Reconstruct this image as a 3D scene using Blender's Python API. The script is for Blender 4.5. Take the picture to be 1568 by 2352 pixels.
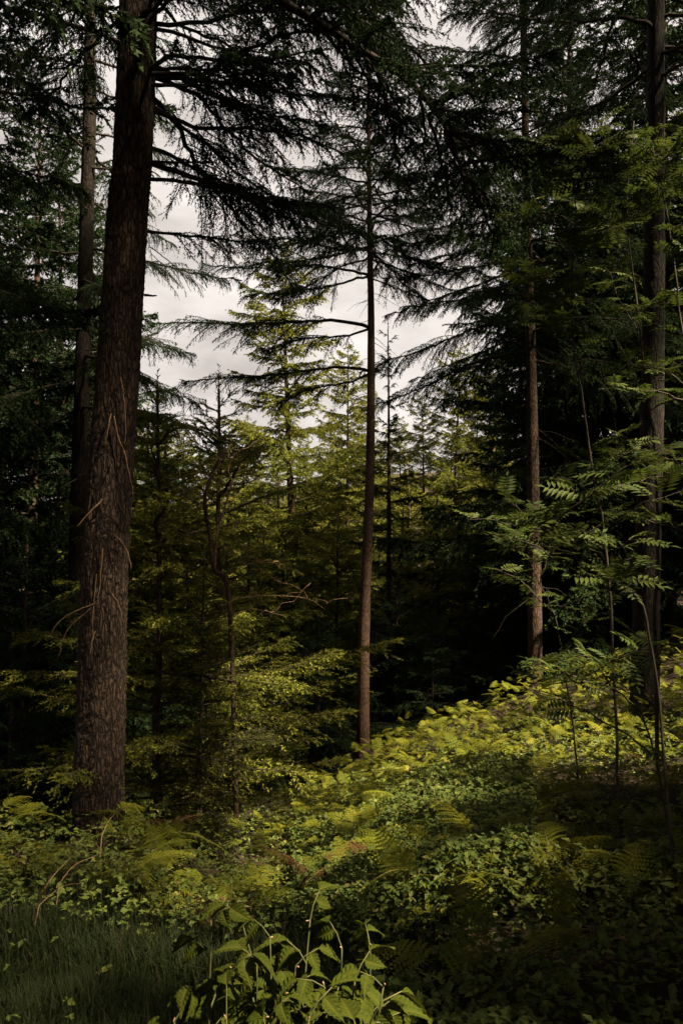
import bpy, math, random
import numpy as np
from mathutils import Matrix, Vector

for _o in list(bpy.data.objects):
    bpy.data.objects.remove(_o)
random.seed(7)
RNG = np.random.default_rng(7)
SC = bpy.context.scene
COL = SC.collection
R = math.radians

# ------------------------------------------------------------------ camera
CAM_Z = 1.6
PITCH = R(2.0)
FPX = 28.0 / 36.0 * 1024.0          # focal length in pixels of the 682 x 1024 frame
cd = bpy.data.cameras.new('camera')
cd.sensor_fit = 'VERTICAL'; cd.sensor_height = 36.0; cd.lens = 28.0
cd.clip_start = 0.05; cd.clip_end = 3000.0
cam = bpy.data.objects.new('camera', cd); COL.objects.link(cam)
cam.location = (0, 0, CAM_Z); cam.rotation_euler = (R(90) + PITCH, 0, 0)
SC.camera = cam

# ------------------------------------------------------------------ sky and sun
SUN_DIR = Vector((0.60, -0.40, 0.95)).normalized()      # towards the sun
SUN_EL = math.asin(SUN_DIR.z)
SUN_AZ = math.atan2(SUN_DIR.x, SUN_DIR.y)
w = bpy.data.worlds.new('World'); SC.world = w; w.use_nodes = True
nt = w.node_tree; nt.nodes.clear()
N = nt.nodes.new; LK = nt.links.new
sky = N('ShaderNodeTexSky'); sky.sky_type = 'NISHITA'; sky.sun_disc = False
sky.sun_elevation = SUN_EL; sky.sun_rotation = SUN_AZ
tc = N('ShaderNodeTexCoord')
mp = N('ShaderNodeMapping'); mp.inputs['Scale'].default_value = (1.0, 1.0, 2.2)
nz = N('ShaderNodeTexNoise'); nz.inputs['Scale'].default_value = 4.2; nz.inputs['Detail'].default_value = 7; nz.inputs['Roughness'].default_value = 0.55
rp = N('ShaderNodeValToRGB')
SKY_GAIN = 1.66
rp.color_ramp.elements[0].position = 0.38; rp.color_ramp.elements[0].color = (0.60, 0.542, 0.50, 1)
rp.color_ramp.elements[1].position = 0.63; rp.color_ramp.elements[1].color = (1.0, 0.918, 0.855, 1)
mul = N('ShaderNodeVectorMath'); mul.operation = 'SCALE'; mul.inputs['Scale'].default_value = SKY_GAIN
mx = N('ShaderNodeMix'); mx.data_type = 'RGBA'; mx.inputs['Factor'].default_value = 0.995
bg = N('ShaderNodeBackground'); bg.inputs['Strength'].default_value = 0.10
ow = N('ShaderNodeOutputWorld')
LK(tc.outputs['Generated'], mp.inputs['Vector']); LK(mp.outputs['Vector'], nz.inputs['Vector'])
LK(nz.outputs['Fac'], rp.inputs['Fac']); LK(rp.outputs['Color'], mul.inputs[0])
LK(sky.outputs['Color'], mx.inputs['A']); LK(mul.outputs['Vector'], mx.inputs['B'])
LK(mx.outputs['Result'], bg.inputs['Color']); LK(bg.outputs['Background'], ow.inputs['Surface'])

sd = bpy.data.lights.new('sun', 'SUN'); sd.energy = 5.0; sd.angle = R(3.0); sd.color = (1.0, 0.85, 0.58)
sun = bpy.data.objects.new('sun', sd); COL.objects.link(sun)
sun.rotation_euler = SUN_DIR.to_track_quat('Z', 'Y').to_euler(); sun.location = (10, -6, 30)

# ------------------------------------------------------------------ exposure and sampling
SC.view_settings.view_transform = 'Standard'; SC.view_settings.look = 'None'
SC.view_settings.exposure = 2.65; SC.view_settings.gamma = 1.0
SC.view_settings.use_curve_mapping = False
SC.cycles.use_denoising = True
SC.cycles.max_bounces = 3; SC.cycles.diffuse_bounces = 1; SC.cycles.glossy_bounces = 1
SC.cycles.transmission_bounces = 3; SC.cycles.transparent_max_bounces = 4
SC.cycles.sample_clamp_indirect = 4.0
SC.cycles.use_adaptive_sampling = True; SC.cycles.adaptive_threshold = 0.02

# ------------------------------------------------------------------ helpers
S1568 = 682.0 / 1568.0
FWD = np.array([0, math.cos(PITCH), math.sin(PITCH)])
UP = np.array([0, -math.sin(PITCH), math.cos(PITCH)])
def at(px, py, d):
    """point at depth d that the photograph (1568 wide) shows at px, py"""
    u = (px * S1568 - 341) / FPX; v = (py * S1568 - 512) / FPX
    return np.array([0, 0, CAM_Z]) + d * (FWD + np.array([u, 0, 0]) - v * UP)

def smooth(a, b, x):
    t = np.clip((x - a) / (b - a), 0, 1)
    return t * t * (3 - 2 * t)

def zg(x, y):
    """height of the forest floor"""
    x = np.asarray(x, float); y = np.asarray(y, float)
    yy = np.maximum(y, -30)
    z = -0.162 * np.clip(yy, -4, 16) + 0.022 * np.maximum(x, 0) * np.clip(yy, 0, 18)
    z = np.where(x > 0, np.minimum(z, -0.162 * np.clip(yy, -4, 16) + 0.022 * np.minimum(x, 9) * np.clip(yy, 0, 18)), z)
    yr = 7.8 + 7.0 * smooth(-2.4, 0.3, x) + 1.2 * smooth(2, 7, x)
    over = np.maximum(y - yr, 0)
    z = z - 4.6 * (1 - np.exp(-over * 0.17)) * (1 - 0.55 * smooth(3, 10, x))
    z = z + 0.07 * np.sin(x * 1.7 + 0.6 * y) * np.sin(y * 1.1 - 0.5 * x) * smooth(1.0, 4.0, y)
    z = z - 0.42 * np.exp(-((x + 0.75) / 0.85) ** 2) * smooth(4.2, 6.6, y)
    far = smooth(60, 420, y) * 26 + 9 * smooth(80, 300, y) * np.sin(x * 0.011 + 0.9)
    return z + far

def link(o, parent=None):
    COL.objects.link(o)
    if parent is not None: o.parent = parent
    return o

def empty(name, loc, label=None, cat=None, group=None):
    o = bpy.data.objects.new(name, None); o.location = loc; o.empty_display_size = 0.1
    COL.objects.link(o)
    return tag(o, label, cat, group)

def tag(o, label=None, cat=None, group=None, kind=None):
    if label: o['label'] = label
    if cat: o['category'] = cat
    if group: o['group'] = group
    if kind: o['kind'] = kind
    return o

def child(name, me, parent, mat=None):
    o = bpy.data.objects.new(name, me); COL.objects.link(o); o.parent = parent
    if mat is not None: o.matrix_basis = mat
    return o

def make_mesh(name, parts, mats, smooth_parts=()):
    """parts: list of (verts Nx3, tris Mx3, material index, tint per vertex or scalar)"""
    vs, fs, ms, ts, sm = [], [], [], [], []
    off = 0
    for k, (v, f, m, t) in enumerate(parts):
        v = np.asarray(v, np.float32).reshape(-1, 3); f = np.asarray(f, np.int32).reshape(-1, 3)
        vs.append(v); fs.append(f + off); ms.append(np.full(len(f), m, np.int32))
        ts.append(np.broadcast_to(np.asarray(t, np.float32), (len(v),)))
        sm.append(np.full(len(f), m in smooth_parts, bool))
        off += len(v)
    V = np.concatenate(vs); F = np.concatenate(fs); Mi = np.concatenate(ms); T = np.concatenate(ts); SMO = np.concatenate(sm)
    me = bpy.data.meshes.new(name)
    me.vertices.add(len(V)); me.vertices.foreach_set('co', V.ravel())
    me.loops.add(len(F) * 3); me.loops.foreach_set('vertex_index', F.ravel())
    me.polygons.add(len(F))
    me.polygons.foreach_set('loop_start', np.arange(0, len(F) * 3, 3, dtype=np.int32))
    me.polygons.foreach_set('material_index', Mi)
    me.polygons.foreach_set('use_smooth', SMO)
    a = me.attributes.new('tint', 'FLOAT', 'POINT'); a.data.foreach_set('value', np.ascontiguousarray(T, np.float32))
    for m in mats: me.materials.append(m)
    me.update(calc_edges=True)
    return me

def soup(tris, m, tint):
    """tris: n x 3 x 3, tint: n"""
    n = len(tris)
    return (tris.reshape(-1, 3), np.arange(n * 3).reshape(n, 3), m, np.repeat(np.asarray(tint, np.float32) * np.ones(n, np.float32), 3))

def unit(v):
    return v / np.maximum(np.linalg.norm(v, axis=-1, keepdims=True), 1e-9)

def tube(path, rad, n=6, cap=True, m=0, tint=0.5, rough=0.0, rng=RNG, ridges=None):
    path = np.asarray(path, float); rad = np.broadcast_to(np.asarray(rad, float), (len(path),))
    tan = unit(np.gradient(path, axis=0))
    ref = np.array([0, 0, 1.0]) if abs(tan[0, 2]) < 0.9 else np.array([1.0, 0, 0])
    a = unit(np.cross(tan, ref)); b = np.cross(tan, a)
    th = np.linspace(0, 2 * np.pi, n, endpoint=False)
    rr = rad[:, None] * np.ones((1, n))
    if rough: rr = rr * (1 + rough * rng.normal(size=rr.shape))
    if ridges is not None: rr = rr + ridges
    v = path[:, None] + rr[..., None] * (np.cos(th)[None, :, None] * a[:, None] + np.sin(th)[None, :, None] * b[:, None])
    k = len(path)
    i = np.arange(k - 1)[:, None] * n; j = np.arange(n)[None]; j2 = (j + 1) % n
    q = np.stack([i + j, i + j2, i + n + j2, i + n + j], -1).reshape(-1, 4)
    f = np.concatenate([q[:, [0, 1, 2]], q[:, [0, 2, 3]]])
    V = v.reshape(-1, 3)
    if cap:
        V = np.concatenate([V, path[-1:]]); c = len(V) - 1; e = (k - 1) * n
        f = np.concatenate([f, np.stack([e + np.arange(n), e + (np.arange(n) + 1) % n, np.full(n, c)], -1)])
    return (V, f, m, tint)

def resample(path, n):
    """smooth curve through the points"""
    p = np.asarray(path, float); k = len(p)
    if k == 2: 
        t = np.linspace(0, 1, n)[:, None]; return p[0] * (1 - t) + p[1] * t
    q = np.vstack([2 * p[0] - p[1], p, 2 * p[-1] - p[-2]])
    u = np.linspace(0, k - 1 - 1e-6, n); i = u.astype(int); t = (u - i)[:, None]
    a, b, c, d = q[i], q[i + 1], q[i + 2], q[i + 3]
    return 0.5 * (2 * b + (c - a) * t + (2 * a - 5 * b + 4 * c - d) * t ** 2 + (3 * b - a - 3 * c + d) * t ** 3)

# ------------------------------------------------------------------ materials
def mat(name):
    m = bpy.data.materials.new(name); m.use_nodes = True
    t = m.node_tree; t.nodes.clear()
    o = t.nodes.new('ShaderNodeOutputMaterial')
    return m, t, t.nodes.new, t.links.new, o

def leaf_mat(name, cols, trans=0.3, rough=0.75, spec=0.06):
    """colour runs over cols by each leaf's own tint"""
    m, t, n, l, o = mat(name)
    at_ = n('ShaderNodeAttribute'); at_.attribute_name = 'tint'
    r = n('ShaderNodeValToRGB')
    e = r.color_ramp.elements
    while len(e) < len(cols): e.new(0.5)
    for i, c in enumerate(cols):
        e[i].position = i / (len(cols) - 1); e[i].color = (*c, 1)
    oi = n('ShaderNodeObjectInfo')
    ad = n('ShaderNodeMath'); ad.operation = 'MULTIPLY_ADD'; ad.inputs[1].default_value = 0.22; 
    l(oi.outputs['Random'], ad.inputs[0]); l(at_.outputs['Fac'], ad.inputs[2])
    sb = n('ShaderNodeMath'); sb.operation = 'SUBTRACT'; sb.inputs[1].default_value = 0.11
    l(ad.outputs[0], sb.inputs[0]); l(sb.outputs[0], r.inputs['Fac'])
    p = n('ShaderNodeBsdfPrincipled'); p.inputs['Roughness'].default_value = rough; p.inputs['Specular IOR Level'].default_value = spec
    tr = n('ShaderNodeBsdfTranslucent'); mx_ = n('ShaderNodeMixShader'); mx_.inputs[0].default_value = trans
    l(r.outputs['Color'], p.inputs['Base Color']); l(r.outputs['Color'], tr.inputs['Color'])
    l(p.outputs[0], mx_.inputs[1]); l(tr.outputs[0], mx_.inputs[2]); l(mx_.outputs[0], o.inputs['Surface'])
    return m

def bark_mat(name, dark, light, sx=16, sz=3.0, bump=0.6, dist=0.03):
    m, t, n, l, o = mat(name)
    tcn = n('ShaderNodeTexCoord'); mpn = n('ShaderNodeMapping'); mpn.inputs['Scale'].default_value = (sx, sx, sz)
    l(tcn.outputs['Object'], mpn.inputs['Vector'])
    no = n('ShaderNodeTexNoise'); no.inputs['Scale'].default_value = 0.9; no.inputs['Detail'].default_value = 4
    l(mpn.outputs[0], no.inputs['Vector'])
    mixv = n('ShaderNodeVectorMath'); mixv.operation = 'MULTIPLY_ADD'; mixv.inputs[1].default_value = (1.1, 1.1, 1.1)
    l(no.outputs['Color'], mixv.inputs[0]); l(mpn.outputs[0], mixv.inputs[2])
    vo = n('ShaderNodeTexVoronoi'); vo.feature = 'DISTANCE_TO_EDGE'; vo.inputs['Scale'].default_value = 1.0
    l(mixv.outputs[0], vo.inputs['Vector'])
    fn = n('ShaderNodeTexNoise'); fn.inputs['Scale'].default_value = 3.5; fn.inputs['Detail'].default_value = 6; fn.inputs['Roughness'].default_value = 0.7
    l(mpn.outputs[0], fn.inputs['Vector'])
    r1 = n('ShaderNodeMapRange'); r1.inputs['From Max'].default_value = 0.28
    l(vo.outputs['Distance'], r1.inputs['Value'])
    mu = n('ShaderNodeMath'); mu.operation = 'MULTIPLY'; l(r1.outputs[0], mu.inputs[0]); l(fn.outputs['Fac'], mu.inputs[1])
    r = n('ShaderNodeValToRGB'); r.color_ramp.elements[0].position = 0.08; r.color_ramp.elements[0].color = (*dark, 1)
    r.color_ramp.elements[1].position = 0.62; r.color_ramp.elements[1].color = (*light, 1)
    l(mu.outputs[0], r.inputs['Fac'])
    big = n('ShaderNodeTexNoise'); big.inputs['Scale'].default_value = 2.2; big.inputs['Detail'].default_value = 3
    l(tcn.outputs['Object'], big.inputs['Vector'])
    br = n('ShaderNodeMapRange'); br.inputs['From Min'].default_value = 0.3; br.inputs['From Max'].default_value = 0.7
    br.inputs['To Min'].default_value = 0.62; br.inputs['To Max'].default_value = 1.25
    l(big.outputs['Fac'], br.inputs['Value'])
    sc_ = n('ShaderNodeVectorMath'); sc_.operation = 'SCALE'; l(r.outputs['Color'], sc_.inputs[0]); l(br.outputs[0], sc_.inputs['Scale'])
    bu = n('ShaderNodeBump'); bu.inputs['Strength'].default_value = bump; bu.inputs['Distance'].default_value = dist
    l(mu.outputs[0], bu.inputs['Height'])
    p = n('ShaderNodeBsdfPrincipled'); p.inputs['Roughness'].default_value = 0.9; p.inputs['Specular IOR Level'].default_value = 0.15
    l(sc_.outputs[0], p.inputs['Base Color']); l(bu.outputs[0], p.inputs['Normal']); l(p.outputs[0], o.inputs['Surface'])
    return m

def plain_mat(name, a, b, scale=20.0, rough=0.85):
    m, t, n, l, o = mat(name)
    tcn = n('ShaderNodeTexCoord')
    no = n('ShaderNodeTexNoise'); no.inputs['Scale'].default_value = scale; no.inputs['Detail'].default_value = 5
    l(tcn.outputs['Object'], no.inputs['Vector'])
    r = n('ShaderNodeValToRGB'); r.color_ramp.elements[0].position = 0.3; r.color_ramp.elements[0].color = (*a, 1)
    r.color_ramp.elements[1].position = 0.7; r.color_ramp.elements[1].color = (*b, 1)
    l(no.outputs['Fac'], r.inputs['Fac'])
    p = n('ShaderNodeBsdfPrincipled'); p.inputs['Roughness'].default_value = rough; p.inputs['Specular IOR Level'].default_value = 0.2
    l(r.outputs['Color'], p.inputs['Base Color']); l(p.outputs[0], o.inputs['Surface'])
    return m

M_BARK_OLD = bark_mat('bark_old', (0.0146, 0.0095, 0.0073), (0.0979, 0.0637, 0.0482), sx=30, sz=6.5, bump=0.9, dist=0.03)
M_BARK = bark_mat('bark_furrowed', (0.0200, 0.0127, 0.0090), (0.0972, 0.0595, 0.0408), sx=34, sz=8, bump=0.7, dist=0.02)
M_BARK_SHADED = bark_mat('bark_shaded', (0.0070, 0.0056, 0.0042), (0.0315, 0.0231, 0.0182), sx=30, sz=7, bump=0.7, dist=0.02)  # furrowed bark with the shade on the trunk put into its colour
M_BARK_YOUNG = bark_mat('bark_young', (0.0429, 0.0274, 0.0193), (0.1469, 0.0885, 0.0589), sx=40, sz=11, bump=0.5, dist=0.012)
M_WOOD = plain_mat('branch_bark', (0.0106, 0.0077, 0.0058), (0.0288, 0.0202, 0.0144), 30)
M_DEAD = plain_mat('dead_wood', (0.0864, 0.0501, 0.0272), (0.1988, 0.1233, 0.0690), 14)
M_DEADBARK = plain_mat('dead_bark', (0.0135, 0.0082, 0.0056), (0.0540, 0.0288, 0.0180), 12)
M_ROWANSTEM = plain_mat('rowan_stem_bark', (0.0116, 0.0092, 0.0073), (0.0495, 0.0380, 0.0281), 9)
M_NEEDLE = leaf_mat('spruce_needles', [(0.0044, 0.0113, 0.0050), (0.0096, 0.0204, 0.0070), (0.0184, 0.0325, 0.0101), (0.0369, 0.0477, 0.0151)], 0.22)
M_NEEDLE_Y = leaf_mat('spruce_needles_fresh_sunlit', [(0.0384, 0.0553, 0.0092), (0.0815, 0.0955, 0.0145), (0.1342, 0.1356, 0.0218), (0.2015, 0.1808, 0.0330)], 0.35)  # fresh yellow-green; on the young spruces it also paints in sunlight
M_NEEDLE_B = leaf_mat('spruce_needles_browned', [(0.0224, 0.0312, 0.0091), (0.0487, 0.0541, 0.0143), (0.0750, 0.0658, 0.0194), (0.1650, 0.0762, 0.0292)], 0.25)
M_FERN = leaf_mat('fern_green', [(0.0320, 0.0512, 0.0060), (0.0714, 0.0854, 0.0086), (0.1142, 0.1161, 0.0113), (0.1781, 0.1468, 0.0194)], 0.38, 0.55)
M_STALK = plain_mat('fern_stalk', (0.0600, 0.0660, 0.0180), (0.1020, 0.0840, 0.0300), 10)
M_BRAMBLE = leaf_mat('bramble_leaves', [(0.0214, 0.0392, 0.0087), (0.0456, 0.0652, 0.0127), (0.0789, 0.0945, 0.0172), (0.1456, 0.1337, 0.0374)], 0.25, 0.6, 0.15)
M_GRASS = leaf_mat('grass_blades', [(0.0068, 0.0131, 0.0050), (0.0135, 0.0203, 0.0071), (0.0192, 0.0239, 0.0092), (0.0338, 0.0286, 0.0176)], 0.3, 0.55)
M_RASP = leaf_mat('raspberry_leaves', [(0.0173, 0.0279, 0.0034), (0.0280, 0.0375, 0.0048), (0.0367, 0.0437, 0.0059), (0.0452, 0.0484, 0.0086)], 0.3, 0.7, 0.03)
M_RASPSTEM = plain_mat('raspberry_stem', (0.0330, 0.0432, 0.0126), (0.0660, 0.0612, 0.0216), 25)
M_BUD = plain_mat('raspberry_bud', (0.1800, 0.0960, 0.0600), (0.2520, 0.1800, 0.1200), 60)
M_ROWAN = leaf_mat('rowan_leaflets', [(0.0202, 0.0368, 0.0077), (0.0345, 0.0520, 0.0096), (0.0527, 0.0650, 0.0115), (0.0892, 0.0824, 0.0154)], 0.3, 0.6, 0.12)
M_LITTER = leaf_mat('dead_bracken', [(0.0180, 0.0099, 0.0045), (0.0360, 0.0182, 0.0075), (0.0576, 0.0297, 0.0120), (0.0792, 0.0462, 0.0210)], 0.1, 0.8)

def ground_mat():
    m, t, n, l, o = mat('forest_floor')
    tcn = n('ShaderNodeTexCoord')
    no = n('ShaderNodeTexNoise'); no.inputs['Scale'].default_value = 1.3; no.inputs['Detail'].default_value = 8; no.inputs['Roughness'].default_value = 0.65
    l(tcn.outputs['Object'], no.inputs['Vector'])
    r = n('ShaderNodeValToRGB')
    e = r.color_ramp.elements; e[0].position = 0.35; e[0].color = (0.012, 0.010, 0.007, 1); e[1].position = 0.68; e[1].color = (0.022, 0.028, 0.010, 1)
    e.new(0.52).color = (0.025, 0.017, 0.010, 1)
    l(no.outputs['Fac'], r.inputs['Fac'])
    f = n('ShaderNodeTexNoise'); f.inputs['Scale'].default_value = 22; f.inputs['Detail'].default_value = 5; l(tcn.outputs['Object'], f.inputs['Vector'])
    bu = n('ShaderNodeBump'); bu.inputs['Strength'].default_value = 0.8; bu.inputs['Distance'].default_value = 0.05; l(f.outputs['Fac'], bu.inputs['Height'])
    p = n('ShaderNodeBsdfPrincipled'); p.inputs['Roughness'].default_value = 0.95; p.inputs['Specular IOR Level'].default_value = 0.1
    l(r.outputs['Color'], p.inputs['Base Color']); l(bu.outputs[0], p.inputs['Normal']); l(p.outputs[0], o.inputs['Surface'])
    return m

# ------------------------------------------------------------------ ground
def build_ground():
    ys = np.concatenate([np.linspace(-400, -20, 12), np.arange(-16, 30, 0.4), np.geomspace(31, 1500, 60)])
    xs = np.concatenate([-np.geomspace(1200, 20, 26), np.arange(-18, 18.1, 0.5), np.geomspace(20, 1200, 26)])
    X, Y = np.meshgrid(xs, ys); Z = zg(X, Y)
    V = np.stack([X, Y, Z], -1).reshape(-1, 3)
    nx, ny = len(xs), len(ys)
    i = (np.arange(ny - 1)[:, None] * nx + np.arange(nx - 1)[None]).ravel()
    F = np.concatenate([np.stack([i, i + 1, i + nx + 1], -1), np.stack([i, i + nx + 1, i + nx], -1)])
    me = make_mesh('ground', [(V, F, 0, 0.5)], [ground_mat()], (0,))
    o = link(bpy.data.objects.new('ground', me)); tag(o, kind='structure')
build_ground()

# ------------------------------------------------------------------ conifer branches
def brush(P, D, L, K, nl, nw, rng, spread=0.85):
    """needles round each twig: P, D n x 3, L n -> soup of triangles"""
    n = len(P)
    if n == 0: return np.zeros((0, 3, 3))
    s = (np.arange(K)[None] + rng.random((n, K))) / K
    base = P[:, None] + D[:, None] * (L[:, None] * s)[..., None]
    rv = rng.normal(size=(n, K, 3)); rad = unit(rv - (rv * D[:, None]).sum(-1, keepdims=True) * D[:, None])
    fw = 0.45 + 0.9 * s[..., None]
    dr = unit(D[:, None] * fw + rad * spread)
    sd_ = unit(np.cross(dr, unit(rng.normal(size=(n, K, 3))))) * nw * 0.5
    ln = nl * (0.75 + 0.5 * rng.random((n, K, 1))) * (1 - 0.35 * s[..., None])
    tri = np.stack([base - sd_, base + sd_, base + dr * ln], 2)
    return tri.reshape(-1, 3, 3)

def branch_geo(L, seed, sec_sp=0.085, twig_sp=0.045, K=9, nl=0.026, nw=0.007, hang=0.8, droop=0.25, rise=0.08, tipup=0.16, bare=0.2, wood_n=5, wfac=1.0, tl_=1.0):
    """one conifer bough along +x: returns list of parts (wood = material 0, needles = material 1)"""
    rng = np.random.default_rng(seed)
    m = max(8, int(L * 10)); t = np.linspace(0, 1, m)
    wob = np.cumsum(rng.normal(size=(m, 2)) * 0.017 * L / m ** 0.5, axis=0); wob += np.sin(t * rng.uniform(4, 9) + rng.random() * 6)[:, None] * 0.007 * L * rng.normal(size=2)
    ax = np.stack([L * t, wob[:, 0] * 3, L * (rise * t - droop * t ** 2 + tipup * t ** 3) + wob[:, 1]], -1)
    r0 = (0.006 + 0.0066 * L) * wfac
    wood = [tube(ax, r0 * (1 - t) ** 0.8 + 0.003, wood_n, m=0)]
    def ev(u):
        k = np.clip(u * (m - 1), 0, m - 1.001); i = k.astype(int); f = (k - i)[:, None]
        return ax[i] * (1 - f) + ax[i + 1] * f, unit(ax[i + 1] - ax[i])
    us = np.arange(bare, 0.985, sec_sp / L); us = us + rng.normal(size=len(us)) * 0.2 * sec_sp / L
    us = np.clip(us, 0.02, 0.99)
    P, D, Ls, T = [], [], [], []
    q = np.linspace(0, 1, 5)
    for side in (-1, 1):
        p0, d0 = ev(us)
        for i, u in enumerate(us):
            if rng.random() < 0.16: continue
            prof = min(1.0, (u - bare) / 0.18 + 0.35) * (1 - u) ** 0.75
            ls = (0.42 * L ** 0.8 * prof + 0.07) * rng.uniform(0.4, 1.3)
            ang = rng.uniform(0.5, 1.2) * (1 - 0.35 * u)
            dd = d0[i] * math.cos(ang) + np.array([0, side, 0]) * math.sin(ang); dd[2] += rng.normal() * 0.2
            dd = unit(dd)
            h = hang * rng.uniform(0.35, 0.9)
            path = p0[i] + dd * (ls * q)[:, None]; path[:, 2] -= h * ls * 0.62 * q ** 2
            if ls > 0.12: wood.append(tube(path, (0.0035 + 0.006 * ls) * (1 - 0.7 * q), 3, cap=False, m=0))
            nt_ = max(2, int(ls / twig_sp)); a = (np.arange(nt_) + rng.random(nt_)) / nt_ * 0.92 + 0.08
            k = np.clip(a * 4, 0, 3.999); ii = k.astype(int); ff = (k - ii)[:, None]
            pp = path[ii] * (1 - ff) + path[ii + 1] * ff
            td = unit(path[ii + 1] - path[ii])
            perp = np.cross(td, [0, 0, 1.0]); sg = np.where(np.arange(nt_) % 2 == 0, 1, -1)[:, None]
            dn = np.array([0, 0, -1.0]) * (hang * rng.uniform(0.4, 1.3, (nt_, 1)))
            tw = unit(td * 0.75 + perp * sg * 0.55 + dn + rng.normal(size=(nt_, 3)) * 0.15)
            P.append(pp); D.append(tw); Ls.append((0.06 + 0.15 * rng.random(nt_)) * (0.65 + 0.7 * (1 - a)) * tl_); T.append(np.clip(0.25 + 0.35 * rng.random(nt_) + 0.25 * a * rng.random(), 0, 1))
            P.append(path[:-1]); D.append(unit(np.diff(path, axis=0))); Ls.append(np.full(4, ls / 4)); T.append(np.full(4, 0.35 + 0.2 * rng.random()))
    # needles along the last part of the leading shoot
    ut = np.linspace(max(bare, 0.55), 0.99, max(4, int(L * 9))); pp, dd = ev(ut)
    P.append(pp); D.append(dd); Ls.append(np.full(len(ut), 0.07)); T.append(np.full(len(ut), 0.6))
    P = np.concatenate(P); D = np.concatenate(D); Ls = np.concatenate(Ls); T = np.concatenate(T)
    tr = brush(P, D, Ls, K, nl, nw, rng)
    return wood + [soup(tr, 1, np.repeat(T, K))]

BR_LEN = (0.5, 0.9, 1.4, 2.0, 2.7, 3.5)
BR = {}
for mname, nm in (('dark', M_NEEDLE), ('fresh', M_NEEDLE_Y)):
    for L in BR_LEN:
        lst = []
        for s in range(2 if mname == 'dark' else 1):
            parts = branch_geo(L, 100 + s + int(L * 10), hang=0.95 if s == 0 else 0.7, sec_sp=0.08, twig_sp=0.042, K=12, nl=0.034, nw=0.012)
            lst.append(make_mesh('branch', parts, [M_WOOD, nm], (0,)))
        BR[mname, L] = lst

def branch_obj(tree, p, az, tilt, L, rng, kind='dark', roll=0.0):
    Lb = min(BR_LEN, key=lambda b: abs(math.log(L / b)))
    me = rng.choice(BR[kind, Lb]) if False else BR[kind, Lb][int(rng.integers(len(BR[kind, Lb])))]
    s = L / Lb
    M4 = Matrix.Translation(Vector(p)) @ Matrix.Rotation(az, 4, 'Z') @ Matrix.Rotation(-tilt, 4, 'Y') @ Matrix.Rotation(roll, 4, 'X') @ Matrix.Diagonal((s, s * (1 if rng.random() < .5 else -1), s, 1))
    return child('branch', me, tree, M4)

# ------------------------------------------------------------------ trunks
def trunk_mesh(path, r0, r1, material, n=28, step=0.12, ridge=0.03, flare=0.25, seed=1, cells=22):
    rng = np.random.default_rng(seed)
    ln = np.linalg.norm(np.diff(path, axis=0), axis=1).sum()
    k = max(8, int(ln / step)); p = resample(path, k)
    t = np.linspace(0, 1, k); rad = r0 + (r1 - r0) * t ** 0.9
    rad = rad * (1 + flare * np.exp(-t * ln / 0.25))
    # ridges: vertical furrows that wander
    th = np.linspace(0, 2 * np.pi, n, endpoint=False)
    z = t * ln
    rd = np.zeros((k, n))
    for q in range(7):
        f = rng.integers(3, cells); ph = rng.random() * 6.28
        rd += np.sin(f * th[None] + ph + 0.9 * np.sin(z[:, None] * rng.uniform(0.6, 2.5) + rng.random() * 6)) / 7
    rd += rng.normal(size=rd.shape) * 0.35
    rd *= ridge * rad[:, None]
    root = np.exp(-z / 0.22)[:, None] * 0.22 * r0 * np.maximum(0, np.sin(5 * th + 1.0))[None]
    return make_mesh('trunk', [tube(p, rad, n, m=0, ridges=rd + root)], [material], (0,)), p, rad

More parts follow.
